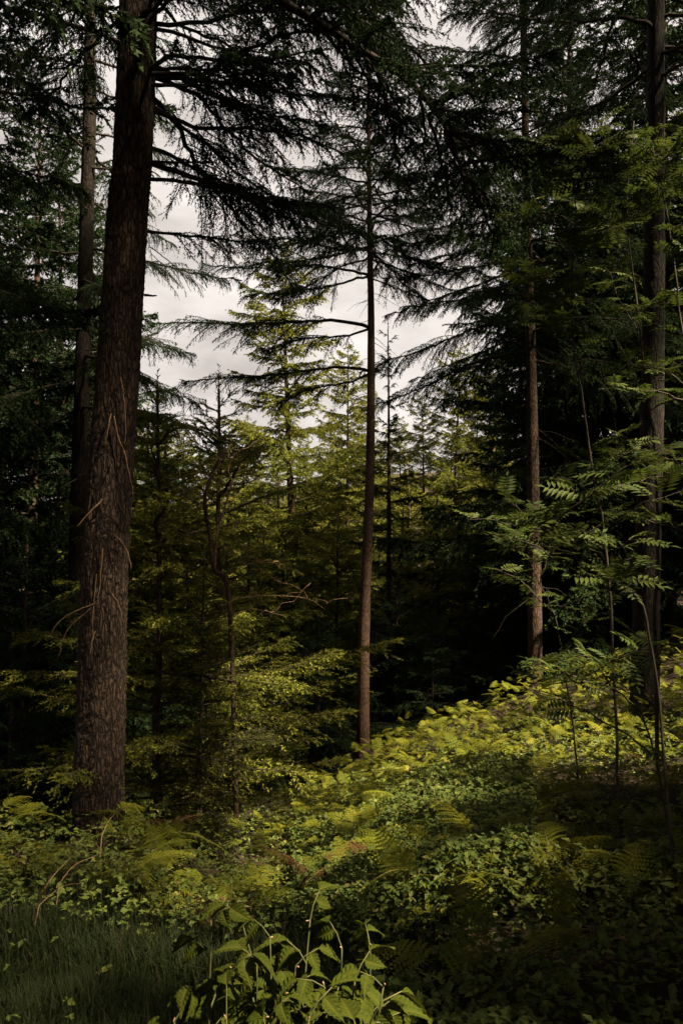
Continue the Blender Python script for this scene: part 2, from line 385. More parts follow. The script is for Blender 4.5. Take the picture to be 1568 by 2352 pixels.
class Tree:
    """a conifer: trunk as one part, every bough a part of its own"""
    def __init__(self, name, label, path_world, r0, r1, material, group=None, **kw):
        p0 = np.asarray(path_world[0], float)
        p0 = np.array([p0[0], p0[1], zg(p0[0], p0[1]) - 0.05])
        pth = [p0] + [np.asarray(q, float) for q in path_world[1:]]
        self.o = empty(name, p0, label, 'tree', group)
        me, self.p, self.rad = trunk_mesh(np.array(pth) - p0, r0, r1, material, **kw)
        child('trunk', me, self.o)
        self.base = p0
    def at_z(self, zworld):
        z = zworld - self.base[2]; i = int(np.clip(np.searchsorted(self.p[:, 2], z), 1, len(self.p) - 1))
        a, b = self.p[i - 1], self.p[i]; f = (z - a[2]) / max(b[2] - a[2], 1e-6)
        return a + (b - a) * np.clip(f, 0, 1), self.rad[i]
    def bough(self, zworld, az, tilt, L, rng, kind='dark', roll=0.0):
        c, r = self.at_z(zworld)
        q = c + np.array([math.cos(az), math.sin(az), 0]) * r * 0.6
        return branch_obj(self.o, q, az, tilt, L, rng, kind, roll)
    def crown(self, z0, z1, n, Lmax, seed, kind='dark', tilt=(0.0, 0.5), pw=0.8, Lmin=0.45, skip=None, lenf=None):
        rng = np.random.default_rng(seed)
        for i in range(n):
            u = (i + rng.random() * 0.8) / n; z = z0 + (z1 - z0) * u
            az = i * 2.39996 + rng.normal() * 0.35
            if skip and skip(z, az % (2 * math.pi)): continue
            L = max(Lmin, Lmax * (1 - u) ** pw * rng.uniform(0.7, 1.15))
            if lenf: L *= lenf(z, az % (2 * math.pi))
            self.bough(z, az, tilt[0] + (tilt[1] - tilt[0]) * u + rng.normal() * 0.08, L, rng, kind)
    def bare_twigs(self, z0, z1, n, seed, Lr=(0.2, 0.7), m=None, r=0.006):
        rng = np.random.default_rng(seed)
        for i in range(n):
            z = rng.uniform(z0, z1); az = rng.uniform(0, 6.28); c, rr = self.at_z(z)
            d = np.array([math.cos(az), math.sin(az), rng.uniform(-0.5, 0.2)]); L = rng.uniform(*Lr)
            q = np.linspace(0, 1, 6)[:, None]
            path = c + d * rr * 0.8 + d * L * q + np.array([0, 0, -0.35 * L]) * q ** 2 + np.cumsum(rng.normal(size=(6, 3)) * 0.025 * L, 0)
            child('dead_twig', make_mesh('dead_twig', [tube(path, r * (1 - 0.7 * q[:, 0]), 5, m=0)], [m or M_WOOD], (0,)), self.o)

def up_to(pts, d, ztop):
    """pixel path at depth d, carried on straight to the height ztop"""
    w_ = [at(x, y, d) for x, y in pts]
    a, b = w_[-2], w_[-1]; dirv = (b - a) / max(b[2] - a[2], 1e-6)
    if ztop > b[2] + 0.3: w_.append(b + dirv * (ztop - b[2]) * np.array([0.5, 0.5, 1]))
    return w_

# tall trunk close to the viewer
D1 = 7.6
T1 = Tree('spruce_tree', 'thick furrowed spruce trunk with pale dead twigs hanging on its bark', up_to([(225, 1850), (232, 1600), (243, 1250), (267, 900), (292, 500), (318, 0)], D1, 19), 0.238, 0.165, M_BARK_OLD,
          n=72, step=0.05, ridge=0.06, flare=0.38, seed=11, cells=34)
# the one slimmer behind it
T2 = Tree('spruce_tree', 'dark slim trunk standing close behind the thick furrowed trunk', up_to([(172, 1700), (176, 1400), (188, 900), (205, 300), (208, 0)], 12.5, 20), 0.155, 0.07, M_BARK_SHADED, n=40, step=0.1, ridge=0.05, seed=12)
# lone slender spruce in the middle
T4 = Tree('spruce_tree', 'slender spruce on the bank crest with one long bough over the sky gap', [at(833, 1700, 15), at(836, 1450, 15), at(849, 1100, 15), at(852, 760, 15), at(848, 500, 15), at(846, 200, 15), at(845, 60, 15)], 0.128, 0.012, M_BARK_YOUNG, n=36, step=0.08, ridge=0.04, flare=0.12, seed=13)
# trunk on the crest of the fern bank
T5 = Tree('spruce_tree', 'straight spruce at the top of the fern bank with sunlit bark edge', up_to([(1228, 1570), (1228, 1400), (1222, 1000), (1216, 700), (1207, 350)], 15, 17), 0.15, 0.05, M_BARK, n=40, step=0.08, ridge=0.05, seed=14)
T6 = Tree('spruce_tree', 'dim spruce trunk standing behind the crest spruce', up_to([(1300, 1500), (1306, 1200), (1310, 900), (1310, 600)], 21, 16), 0.15, 0.05, M_BARK, n=24, step=0.2, seed=15)
T7 = Tree('spruce_tree', 'dark tall trunk rising behind the rowan saplings', up_to([(1478, 1560), (1486, 1300), (1498, 900), (1503, 500), (1506, 100)], 10.5, 18), 0.19, 0.09, M_BARK_SHADED, n=40, step=0.1, ridge=0.05, seed=16)

# boughs of the tall trees
g = np.random.default_rng(3)
T1.crown(5.1, 18.5, 52, 3.0, 21, tilt=(-0.22, 0.35), skip=lambda z, a: z < 6.2 and not (a < 1.2 or a > 5.6))
for (py, az, L, tl) in ((250, 0.2, 2.2, -0.05), (405, 0.35, 1.9, 0.0), (525, 0.5, 1.3, 0.1), (180, -0.3, 2.3, 0.1), (60, 0.0, 2.4, 0.1), (-120, 0.25, 3.8, -0.2), (-90, -0.15, 3.4, -0.2), (320, 0.8, 2.0, -0.1), (120, 0.9, 2.4, 0.05)):
    T1.bough(at(300, py, D1)[2], az, tl, L, g)
for i in range(13):
    T1.bough(at(300, g.uniform(-70, 320), D1)[2], g.uniform(-0.9, 1.0), g.uniform(-0.25, 0.05), g.uniform(1.4, 2.4), g)
T2.crown(3.2, 19, 70, 2.8, 22, tilt=(-0.3, 0.35), lenf=lambda z, a: 1.0)
T5.crown(5.0, 16.5, 122, 3.5, 24, tilt=(-0.30, 0.4))
T6.crown(1.5, 15.5, 56, 2.8, 25, tilt=(-0.3, 0.4))
T7.crown(7.6, 17.5, 62, 3.2, 26, tilt=(-0.3, 0.35))
# the slender spruce: named boughs that reach over the gap, then the rest
for (py, az, L, tl, rl) in ((752, 3.20, 4.1, 0.02, 0), (757, 2.75, 2.3, -0.02, 0), (852, 3.05, 3.6, -0.02, 0), (860, 2.6, 2.2, -0.1, 0), (632, 3.25, 3.1, 0.05, 0), (640, 2.8, 2.6, -0.05, 0), (575, 3.3, 2.3, 0.1, 0),
                            (580, -0.1, 1.35, -0.15, 0), (640, 0.2, 1.2, -0.3, 0), (462, 0.05, 1.3, -0.1, 0), (470, 3.1, 2.1, 0.0, 0), (500, -0.5, 1.5, -0.15, 0)):
    T4.bough(at(850, py, 15)[2], az, tl, L, g)
T4.crown(at(850, 600, 15)[2], at(850, 70, 15)[2], 76, 2.4, 27, tilt=(-0.18, 0.55), pw=0.75, Lmin=0.35)
T4.bare_twigs(at(850, 900, 15)[2], at(850, 640, 15)[2], 14, 5, (0.3, 0.8))
T5.bare_twigs(0.0, 4.5, 18, 6, (0.3, 1.0))
T2.bare_twigs(0.0, 5, 10, 7, (0.2, 0.7))
T6.bare_twigs(-1.0, 2.5, 10, 8, (0.3, 0.9))

T1.bare_twigs(0.3, 6.5, 22, 9, (0.06, 0.3), r=0.011)
# heavy limb that bends over the picture's top, grown from the thick trunk
def limb(tree, pts, r0, r1, seed, n_side=26, Ls=(0.6, 1.5), name='branch'):
    rng = np.random.default_rng(seed)
    p = resample([np.asarray(q) - tree.base for q in pts], 60)
    t = np.linspace(0, 1, 60)
    child('limb', make_mesh('limb', [tube(p, r0 + (r1 - r0) * t, 9, m=0, rough=0.03, rng=rng)], [M_WOOD], (0,)), tree.o)
    for i in range(n_side):
        u = rng.uniform(0.25, 0.99); k = int(u * 58); d = p[k + 1] - p[k]
        az = math.atan2(d[1], d[0]) + rng.choice([-1, 1]) * rng.uniform(0.3, 1.4)
        branch_obj(tree.o, p[k], az, rng.uniform(-0.6, 0.1), rng.uniform(*Ls), rng)
limb(T1, [at(330, -260, D1), at(480, -90, 7.3), at(650, 5, 7.0), at(800, 95, 6.9), at(935, 185, 6.9), at(1010, 272, 6.9), at(1050, 360, 6.9), at(1085, 500, 6.9)], 0.05, 0.009, 31, 36, Ls=(0.6, 1.5))
T10 = Tree('spruce_tree', 'spruce out of view whose boughs darken the edge beside the slim trunk', [(-5.0, 8.2, -1.2), (-5.0, 8.2, 8), (-4.9, 8.2, 17)], 0.17, 0.04, M_BARK, n=16, step=0.3, seed=18)
T10.crown(4.6, 16, 66, 2.6, 29, tilt=(-0.3, 0.3), pw=0.6)

# dead twigs hanging on the thick trunk
def px_twig(tree, pts, d, r=0.006, m=None):
    p = resample([at(x, y, d) for x, y in pts], 14) - tree.base
    t = np.linspace(0, 1, 14)
    p = p + np.cumsum(np.random.default_rng(int(pts[0][0] + pts[0][1])).normal(size=p.shape) * 0.003, 0)
    child('dead_twig', make_mesh('dead_twig', [tube(p, r * (1 - 0.6 * t), 6, m=0)], [m or M_DEAD], (0,)), tree.o)
F = D1 - 0.25
for pts, rr in (([(276, 866), (284, 925), (289, 985), (286, 1020)], .007), ([(256, 950), (251, 985), (246, 1015)], .008), ([(262, 955), (274, 1010), (290, 1050), (302, 1100), (310, 1150)], .007),
                ([(236, 1148), (208, 1178), (176, 1216)], .011), ([(236, 1258), (231, 1330), (221, 1398)], .007), ([(262, 1228), (292, 1270), (304, 1312)], .006), ([(218, 1386), (170, 1408), (128, 1438), (112, 1470)], .006),
                ([(208, 1398), (160, 1442), (136, 1512)], .005), ([(257, 1362), (277, 1396), (286, 1432)], .007), ([(222, 1320), (216, 1400), (212, 1470)], .006), ([(218, 1450), (210, 1500)], .008)):
    px_twig(T1, pts, F, rr)
for pts, rr in (([(343, 568), (376, 592), (415, 627), (438, 669)], .006), ([(348, 583), (372, 606), (388, 632)], .004), ([(330, 679), (361, 679)], .014), ([(330, 372), (400, 371), (492, 372)], .016),
                ([(250, 660), (228, 668), (205, 690)], .006), ([(290, 742), (262, 745), (246, 752)], .014)):
    px_twig(T1, pts, D1, rr, M_WOOD)

# ------------------------------------------------------------------ whole crowns for young and far conifers
def rot_parts(parts, M3, off, scale, tshift=0.0):
    return [((v @ M3.T) * scale + off, f, m, np.clip(np.asarray(t) + tshift, 0, 1)) for v, f, m, t in parts]

LIGHT = {L: [branch_geo(L, 500 + s + int(L * 10), sec_sp=0.12, twig_sp=0.075, K=7, nl=0.055, nw=0.021, hang=0.75, droop=0.22, wood_n=3) for s in range(2)] for L in (0.35, 0.7, 1.2, 1.9, 2.8)}
LUSH = {L: [branch_geo(L, 600 + s + int(L * 10), sec_sp=0.11, twig_sp=0.06, K=6, nl=0.062, nw=0.033, hang=0.95, droop=0.24, tipup=0.2, bare=0.1, wood_n=3) for s in range(2)] for L in (0.35, 0.7, 1.2, 1.9, 2.8)}
YOUNG = {L: [branch_geo(L, 700 + s + int(L * 10), sec_sp=0.08, twig_sp=0.05, K=8, nl=0.034, nw=0.012, tl_=0.75, hang=0.35, droop=0.10, rise=0.05, tipup=0.06, bare=0.08, wood_n=3) for s in range(2)] for L in (0.35, 0.7, 1.2, 1.9)}

def crown_mesh(H, z0, Lmax, n, seed, lib, mats, pw=0.85, tilt=(-0.1, 0.7), Lmin=0.2, whorl=5, lenfun=None):
    rng = np.random.default_rng(seed); out = []
    keys = sorted(lib)
    for i in range(n):
        u = ((i // whorl) + rng.normal() * 0.35) / max(n // whorl, 1); u = min(max(u, 0), 1)
        z = z0 + (H - z0) * u; az = i * 6.283 / whorl + (i // whorl) * 0.9 + rng.normal() * 0.22
        L = max(Lmin, Lmax * (1 - u) ** pw * rng.uniform(0.5, 1.3) * (1 + 0.25 * math.sin(u * 17 + seed)))
        k = min(keys, key=lambda b: abs(math.log(L / b)))
        tl = tilt[0] + (tilt[1] - tilt[0]) * u + rng.normal() * 0.1
        M3 = np.array((Matrix.Rotation(az, 3, 'Z') @ Matrix.Rotation(-tl, 3, 'Y') @ Matrix.Diagonal((1, 1 if rng.random() < .5 else -1, 1))))
        out += rot_parts(lib[k][int(rng.integers(2))], M3, np.array([0, 0, z]), L / k, rng.normal() * 0.07)
    # leader
    out.append(tube([[0, 0, H - 0.5], [0, 0, H + 0.15]], [0.012, 0.004], 3, m=0))
    P = np.stack([np.zeros(8), np.zeros(8), np.linspace(H - 0.6, H + 0.1, 8)], -1)
    out.append(soup(brush(P, np.tile([0, 0, 1.0], (8, 1)), np.full(8, 0.12), 10, 0.05, 0.014, rng), 1, 0.7))
    return make_mesh('crown', out, mats, (0,))

def simple_trunk(H, r, seed, material, lean=0.0):
    rng = np.random.default_rng(seed)
    p = np.stack([np.cumsum(rng.normal(size=9)) * 0.03, np.cumsum(rng.normal(size=9)) * 0.03, np.linspace(-0.3, H, 9)], -1); p[:, :2] -= p[0, :2]
    p[:, :2] *= np.linspace(1, 0, 9)[:, None]
    return trunk_mesh(p, r, 0.01, material, n=14, step=0.35, seed=seed)[0]

class Kind:
    def __init__(self, H, z0, Lmax, n, lib, needle, r, seed, bark=M_BARK, variants=2, **kw):
        self.cr = [crown_mesh(H, z0, Lmax, n, seed + i, lib, [M_WOOD, needle], **kw) for i in range(variants)]
        self.tr = [simple_trunk(H, r, seed + 40 + i, bark) for i in range(variants)]
        self.H = H; self.k = 0
    def place(self, x, y, H, label, group=None, rot=None, name='spruce_tree', sx=1.0, z=None, needles=None):
        i = self.k % len(self.cr); self.k += 1
        zz = (float(zg(x, y)) if z is None else z)
        o = empty(name, (x, y, zz), label, 'tree', group)
        s = H / self.H; o.scale = (s * sx, s * sx, s); o.rotation_euler = (0.035 * math.sin(self.k * 3.7), 0.035 * math.sin(self.k * 5.3), self.k * 2.1 if rot is None else rot)
        child('trunk', self.tr[i], o); c = child('crown', self.cr[i], o)
        if needles is not None:
            c.material_slots[1].link = 'OBJECT'; c.material_slots[1].material = needles
        return o

def place_tip(kind, px, py, d, label, group=None, **kw):
    """a tree whose tip the photograph shows at px, py"""
    p = at(px, py, d); z = float(zg(p[0], p[1]))
    return kind.place(p[0], p[1], p[2] - z, label, group, **kw)

K_YOUNG = Kind(4.8, 0.15, 1.45, 85, YOUNG, M_NEEDLE_B, 0.05, 900, pw=0.6, tilt=(-0.12, 0.65))
K_NARROW = Kind(10.5, 1.0, 1.25, 105, LIGHT, M_NEEDLE, 0.11, 940, variants=1, pw=0.75, tilt=(-0.45, 0.6))
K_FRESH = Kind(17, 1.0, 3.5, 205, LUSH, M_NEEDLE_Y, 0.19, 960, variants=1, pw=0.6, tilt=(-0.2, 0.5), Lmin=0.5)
K_CANOPY = Kind(20, 5.5, 3.8, 105, LIGHT, M_NEEDLE, 0.2, 990, variants=1, pw=0.55, tilt=(-0.2, 0.4))
K_BLOCKER = Kind(22, 12.5, 3.6, 75, LIGHT, M_NEEDLE, 0.22, 995, variants=1, pw=0.5, tilt=(-0.15, 0.35))  # unseen spruces added as sun blockers, crowns raised to shade upper trunks
K_FAR = Kind(18, 2.0, 3.1, 130, LUSH, M_NEEDLE, 0.18, 980, pw=0.7, tilt=(-0.2, 0.5))

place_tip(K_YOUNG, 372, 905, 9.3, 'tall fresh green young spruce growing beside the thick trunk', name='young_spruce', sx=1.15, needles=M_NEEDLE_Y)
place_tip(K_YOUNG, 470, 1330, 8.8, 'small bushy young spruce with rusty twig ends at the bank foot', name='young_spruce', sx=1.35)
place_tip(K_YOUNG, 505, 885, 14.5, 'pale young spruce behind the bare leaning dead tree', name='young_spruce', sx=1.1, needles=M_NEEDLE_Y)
place_tip(K_NARROW, 890, 765, 18.5, 'narrow dark spruce with a whip-like tip beside the slender trunk', name='spruce_tree')
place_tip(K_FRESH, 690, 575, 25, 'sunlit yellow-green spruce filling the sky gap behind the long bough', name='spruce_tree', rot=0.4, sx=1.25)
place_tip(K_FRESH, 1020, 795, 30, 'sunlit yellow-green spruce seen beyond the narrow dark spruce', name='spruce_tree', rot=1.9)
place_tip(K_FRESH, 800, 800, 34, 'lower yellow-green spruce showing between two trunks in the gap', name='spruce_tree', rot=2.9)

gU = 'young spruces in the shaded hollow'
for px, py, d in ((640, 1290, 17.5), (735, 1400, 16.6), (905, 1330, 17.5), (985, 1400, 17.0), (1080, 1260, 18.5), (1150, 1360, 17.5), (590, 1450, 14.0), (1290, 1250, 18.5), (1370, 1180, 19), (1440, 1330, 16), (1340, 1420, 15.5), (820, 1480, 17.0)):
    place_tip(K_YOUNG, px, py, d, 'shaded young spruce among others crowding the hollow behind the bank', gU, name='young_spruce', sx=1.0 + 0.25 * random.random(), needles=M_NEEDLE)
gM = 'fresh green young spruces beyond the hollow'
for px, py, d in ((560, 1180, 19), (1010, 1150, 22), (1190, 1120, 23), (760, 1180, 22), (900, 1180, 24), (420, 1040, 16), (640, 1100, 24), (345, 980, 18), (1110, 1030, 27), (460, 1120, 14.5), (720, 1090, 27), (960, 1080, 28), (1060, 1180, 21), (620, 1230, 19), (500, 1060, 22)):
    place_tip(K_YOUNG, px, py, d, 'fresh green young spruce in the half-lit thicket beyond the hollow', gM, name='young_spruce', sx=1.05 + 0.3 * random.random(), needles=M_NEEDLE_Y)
gL = 'young spruces in the dark beyond the thick trunk'
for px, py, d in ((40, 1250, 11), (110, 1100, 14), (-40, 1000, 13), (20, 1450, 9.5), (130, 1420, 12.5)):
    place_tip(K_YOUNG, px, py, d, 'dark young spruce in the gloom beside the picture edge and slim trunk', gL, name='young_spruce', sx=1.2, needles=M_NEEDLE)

gF = 'spruces of the wood beyond the gap'
LAB_F = 'dark spruce of the dense wood beyond the sky gap'
for x, y, H in ((-6.8, 11.8, 18), (-6.4, 16.4, 19), (-8.8, 13.2, 19), (7.8, 19.6, 19), (5.0, 17.4, 17), (7.0, 17.2, 18), (5.8, 22.5, 20), (9.4, 20.5, 19), (-5.6, 13.6, 18), (-7.4, 11.2, 18), (-6.2, 18.6, 18), (6.4, 17.2, 17), (8.8, 15.6, 16), (5.2, 19, 16), (-7.5, 15, 19), (-10.5, 19, 20), (-6.3, 20.5, 20), (-12.5, 25, 22), (-9, 28, 21), (-14.5, 33, 22), (-10.5, 36, 20), (-19, 30, 22),
                (9.4, 16, 15), (11.5, 22, 17), (10.5, 27, 17), (13.5, 29, 20), (8.6, 36, 19), (10.4, 33, 19), (6.4, 18, 11), (16, 35, 22), (11, 40, 21), (19, 24, 21)):
    K_FAR.place(x, y, H, LAB_F, gF)
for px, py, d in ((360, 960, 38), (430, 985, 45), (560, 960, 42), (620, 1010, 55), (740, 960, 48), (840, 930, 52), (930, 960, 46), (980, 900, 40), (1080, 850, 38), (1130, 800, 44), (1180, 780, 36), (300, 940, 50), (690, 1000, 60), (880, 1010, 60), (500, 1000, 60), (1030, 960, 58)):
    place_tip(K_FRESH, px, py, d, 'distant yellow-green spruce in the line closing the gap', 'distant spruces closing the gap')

# trees that stand round the viewer and shade the picture's edges
gS = 'tall spruces standing around the viewer'
for x, y, H in ((-6.2, 9.6, 19), (-4.4, 3.0, 20), (-8, 0, 20), (-7.2, 5.2, 19), (-2.6, -1.6, 21), (0.4, -3.0, 20), (2.4, -6.5, 19), (6.6, -8.8, 20), (-5.5, -4, 21), (-1.2, -6, 20),
                (-10, 10, 20), (3.4, -4.8, 19), (6.8, -5.8, 17), (9.4, -7.5, 18), (12, -9.4, 19), (-0.6, -0.9, 19), (-3.4, 1.0, 19), (15, -11.5, 20), (-6.4, 2.0, 19), (-9.5, 6.8, 20)):
    K_CANOPY.place(x, y, H, 'tall spruce standing beside or behind the viewer', gS)
for x, y, H in ((2.9, 2.8, 22), (6.6, 9.4, 21), (8.4, 10.8, 21), (6.4, -4.6, 22), (3.2, -1.4, 23), (3.0, 5.1, 24), (5.0, 6.2, 22)):  # added out of view to keep sun off upper trunks, boughs and grass
    K_BLOCKER.place(x, y, H, 'added tall spruce out of view, its high crown blocking sun from the trunks', 'added sun-blocking spruces over the bank')
for x, y, H in ((4.0, 2.35, 12.9), (4.1, 4.0, 12.7)):
    K_BLOCKER.place(x, y, H, 'added bare-stemmed spruce out of view whose crown shades the thick trunk foot', 'added shading spruces beside the bank', sx=0.68)
K_BLOCKER.place(5.2, -0.6, 17, 'added bare-stemmed spruce out of view whose crown shades the grass', sx=0.55)
K_BLOCKER.place(7.6, 7.6, 16, 'added bare-stemmed spruce out of view whose crown shades the dark tall trunk', sx=0.7)
gR = 'added shorter spruces out of view shading the bank'  # unseen trees added and sized to cast shade along the bank
for x, y, H in ((4.6, 1.4, 7.2), (6.6, 0.0, 10), (3.9, 3.6, 4.8), (3.2, 1.9, 4.6), (5.6, 3.0, 7.2), (8.6, -1.0, 12.5), (10.6, -2.2, 13.5), (2.9, 1.5, 6.2), (7.6, 5.4, 6.2), (8.6, 2.8, 8.5), (5.6, 5.2, 5.4), (6.3, 4.2, 7.6), (7.1, 2.8, 9.3),
                (6.1, 9.1, 6.3), (9.8, 7.6, 7), (8.2, 9.0, 5.2), (10.2, 12.5, 10), (12.5, 9.5, 10), (5.0, 5.4, 6.0), (7.6, 6.8, 6.3)):
    K_FAR.place(x, y, H, 'shorter spruce added out of view to keep sun off the bank edge', gR, sx=1.55 if x + y < 12 else 1.1)


# ------------------------------------------------------------------ ferns
def frond_geo(L, W, seed, pairs=14, pinw=0.013, arch=0.35, base=0.12, m_leaf=1, den=0.017, tint0=0.3):
    """a fern frond along +x, arching over: rachis = material 0, pinnules = material 1"""
    rng = np.random.default_rng(seed)
    k = 12; t = np.linspace(0, 1, k)
    ra = np.stack([L * (t - 0.12 * arch * t ** 2), rng.normal() * 0.02 * t ** 2 * L, L * arch * (0.55 * t - t ** 2)], -1)
    parts = [tube(ra, 0.0035 * (1.15 - t), 3, cap=False, m=0)]
    tris, tin = [], []
    us = base + (1 - base) * (np.arange(pairs) + 0.3) / pairs
    for u in us:
        i = min(int(u * (k - 1)), k - 2); f = u * (k - 1) - i
        p = ra[i] * (1 - f) + ra[i + 1] * f; d = unit(ra[i + 1] - ra[i])
        v = (u - base) / (1 - base)
        ln = W * ((1 - v) ** 0.85) * (0.55 + 0.45 * min(1, v / 0.12 + 0.3)) + 0.012
        for sgn in (-1, 1):
            ang = rng.uniform(1.05, 1.25) - 0.25 * v
            ax = unit(d * math.cos(ang) + np.array([0, sgn, 0]) * math.sin(ang) + np.array([0, 0, rng.normal() * 0.06 + 0.08]))
            nn = max(3, int(ln / den)); q = (np.arange(nn) + 0.5) / nn
            c = p + ax * (ln * q)[:, None]; c[:, 2] -= 0.35 * ln * q ** 2
            nrm = unit(np.cross(ax, d)); pr = np.cross(nrm, ax)
            tw = rng.uniform(0.28, 0.7)
            for s2 in (-1, 1):
                pl = (pinw * 1.9 * (1 - q) ** 0.6 * min(1.0, ln / 0.10 + 0.35) + 0.004)[:, None]
                tip = c + unit(pr * s2 + ax * 0.45) * pl + np.array([0, 0, -1.0]) * pl * 0.18
                hw = den * 0.55
                tris.append(np.stack([c - ax * hw, c + ax * hw, tip], 1)); tin.append(np.full(nn, tint0 + tw * 0.45 + 0.12 * v) + rng.normal(size=nn) * 0.04)
    parts.append(soup(np.concatenate(tris), m_leaf, np.clip(np.concatenate(tin), 0, 1)))
    return parts

FROND = [make_mesh('frond', frond_geo(0.75, 0.21, 40 + i, pairs=16, arch=0.42 + 0.1 * i), [M_STALK, M_FERN]) for i in range(3)]
BFROND = [make_mesh('frond', frond_geo(0.52, 0.20, 60 + i, pairs=12, arch=0.25 + 0.08 * i, base=0.05, den=0.016), [M_STALK, M_FERN]) for i in range(3)]
STALK = make_mesh('stalk', [tube([[0, 0, -0.1], [0.01, 0, 0.2], [0.0, 0.01, 0.42]], [0.006, 0.005, 0.004], 5, m=0)], [M_STALK], (0,))

def fern(x, y, s, rng, label, group, n=7, z=None):
    o = empty('fern', (x, y, float(zg(x, y)) if z is None else z), label, 'fern', group); o.rotation_euler[2] = rng.uniform(0, 6.28)
    for i in range(n):
        M4 = Matrix.Rotation(i * 6.283 / n + rng.normal() * 0.2, 4, 'Z') @ Matrix.Translation((0.03, 0, 0)) @ Matrix.Rotation(-rng.uniform(0.25, 0.75), 4, 'Y') @ Matrix.Rotation(rng.normal() * 0.3, 4, 'X') @ Matrix.Scale(s * rng.uniform(0.8, 1.15), 4)
        child('frond', FROND[int(rng.integers(3))], o, M4)
    return o
def bracken(x, y, s, rng, label, group):
    o = empty('bracken_fern', (x, y, float(zg(x, y))), label, 'fern', group); o.rotation_euler[2] = rng.uniform(0, 6.28); o.scale = (s, s, s)
    child('stalk', STALK, o)
    for i in range(3):
        az = (0, 1.9, -1.9)[i] + rng.normal() * 0.2
        M4 = Matrix.Translation((0, 0, 0.41 - 0.05 * (i > 0))) @ Matrix.Rotation(az, 4, 'Z') @ Matrix.Rotation(-rng.uniform(-0.25, 0.55), 4, 'Y') @ Matrix.Rotation(rng.normal() * 0.4, 4, 'X') @ Matrix.Scale((1.0 if i == 0 else 0.82) * rng.uniform(0.85, 1.15), 4)
        child('frond', BFROND[int(rng.integers(3))], o, M4)
    return o

rf = np.random.default_rng(77)
def inview(x, y, m=0.02): return abs(x) < (341 / FPX + m) * y

# ferns that can be told apart by the foot of the thick trunk and on the shaded floor
for px, py, d, s, lab in ((330, 1905, 6.6, 1.0, 'broad fern arching at the foot of the thick trunk'), (445, 1930, 6.2, 1.1, 'pale green fern spreading in front of the young spruce'),
                          (560, 1980, 6.0, 1.0, 'fern catching light between the thick trunk and the bramble patch'), (690, 2010, 5.6, 0.85, 'low fern at the lit edge of the brambles'),
                          (330, 1990, 5.6, 0.85, 'shaded fern growing above the grassy slope'), (60, 1960, 6.0, 0.9, 'dim fern in the dark beside the thick trunk'), (30, 1830, 7.2, 1.0, 'dim fern in deep shade behind the grass'),
                          (560, 1880, 7.4, 0.9, 'fern below the rusty lowest spruce bough'), (1000, 2010, 5.2, 0.8, 'fern at the dark lower edge of the bright bank'),
                          (1460, 2330, 2.6, 0.75, 'dark fern rising from the shaded corner below the rowans'), (820, 1760, 9.5, 0.9, 'fern on the bank below the slender spruce')):
    p = at(px, py, d); fern(p[0], p[1], s * 0.5, rf, lab, None, 9)
gB = 'bracken ferns covering the bank'
cnt = 0
while cnt < 210:
    y = rf.uniform(4.6, 13.0) ** 1.0; x = rf.uniform(-0.35, 0.46) * y
    if x < -0.6 + 0.35 * (y - 11) and y > 10.5: continue
    if x < 0.08 * y and y < 5.6: continue
    if x < -0.12 * y and y < 9 and rf.random() < 0.75: continue
    bk = bracken(x, y, rf.uniform(0.36, 0.9) * (1 if y < 8.5 else 0.68), rf, 'yellow-green bracken fern among many on the sloping bank', gB); cnt += 1
    if cnt % 14 == 0:
        bk['label'] = 'browned bracken fern among the green ones on the bank'; bk['group'] = 'browned bracken ferns on the bank'
        for c in bk.children:
            if c.name.startswith('frond'): c.material_slots[1].link = 'OBJECT'; c.material_slots[1].material = M_LITTER

# the rest of the bracken, too small and dense to pick apart
def scatter_parts(lib, pts, rng, scale=(0.22, 0.55), tilt=0.8):
    out = []
    for (x, y, h) in pts:
        M3 = np.array(Matrix.Rotation(rng.uniform(0, 6.28), 3, 'Z') @ Matrix.Rotation(-rng.uniform(-0.3, tilt), 3, 'Y') @ Matrix.Rotation(rng.normal() * 0.4, 3, 'X'))
        sc_ = rng.uniform(*scale)
        for v, f, m, t in lib[int(rng.integers(len(lib)))]:
            out.append(((v @ M3.T) * sc_ + np.array([x, y, float(zg(x, y)) + h]), f, m, np.clip(np.asarray(t) + rng.normal() * 0.1, 0, 1)))
    return out
LOWF = [frond_geo(0.5, 0.2, 160 + i, pairs=7, arch=0.3, base=0.05, den=0.05, pinw=0.026) for i in range(4)]
LOWN = [frond_geo(0.5, 0.17, 180 + i, pairs=13, arch=0.5, base=0.05, den=0.02, pinw=0.013) for i in range(3)]
pts = []; pts2 = []
while len(pts) < 2450:
    y = rf.uniform(8.6, 18.5); x = rf.uniform(-0.1, 0.5) * y
    if x < -0.8 + 0.5 * max(0, y - 11) and y > 10: continue
    pts.append((x, y, rf.uniform(0.03, 0.38)))
while len(pts2) < 190:
    y = rf.uniform(3.2, 9); x = rf.uniform(-0.5, 0.5) * y
    if y < 5.4 and x < 0.1 * y: continue
    pts2.append((x, y, rf.uniform(0.08, 0.35)))
o = link(bpy.data.objects.new('bracken_cover', make_mesh('bracken_cover', scatter_parts(LOWF, pts, rf) + scatter_parts(LOWN, pts2, rf, (0.6, 1.0), 0.5), [M_STALK, M_FERN])))
tag(o, 'dense bracken fronds carpeting the bank between the taller ferns', 'ferns', kind='stuff')

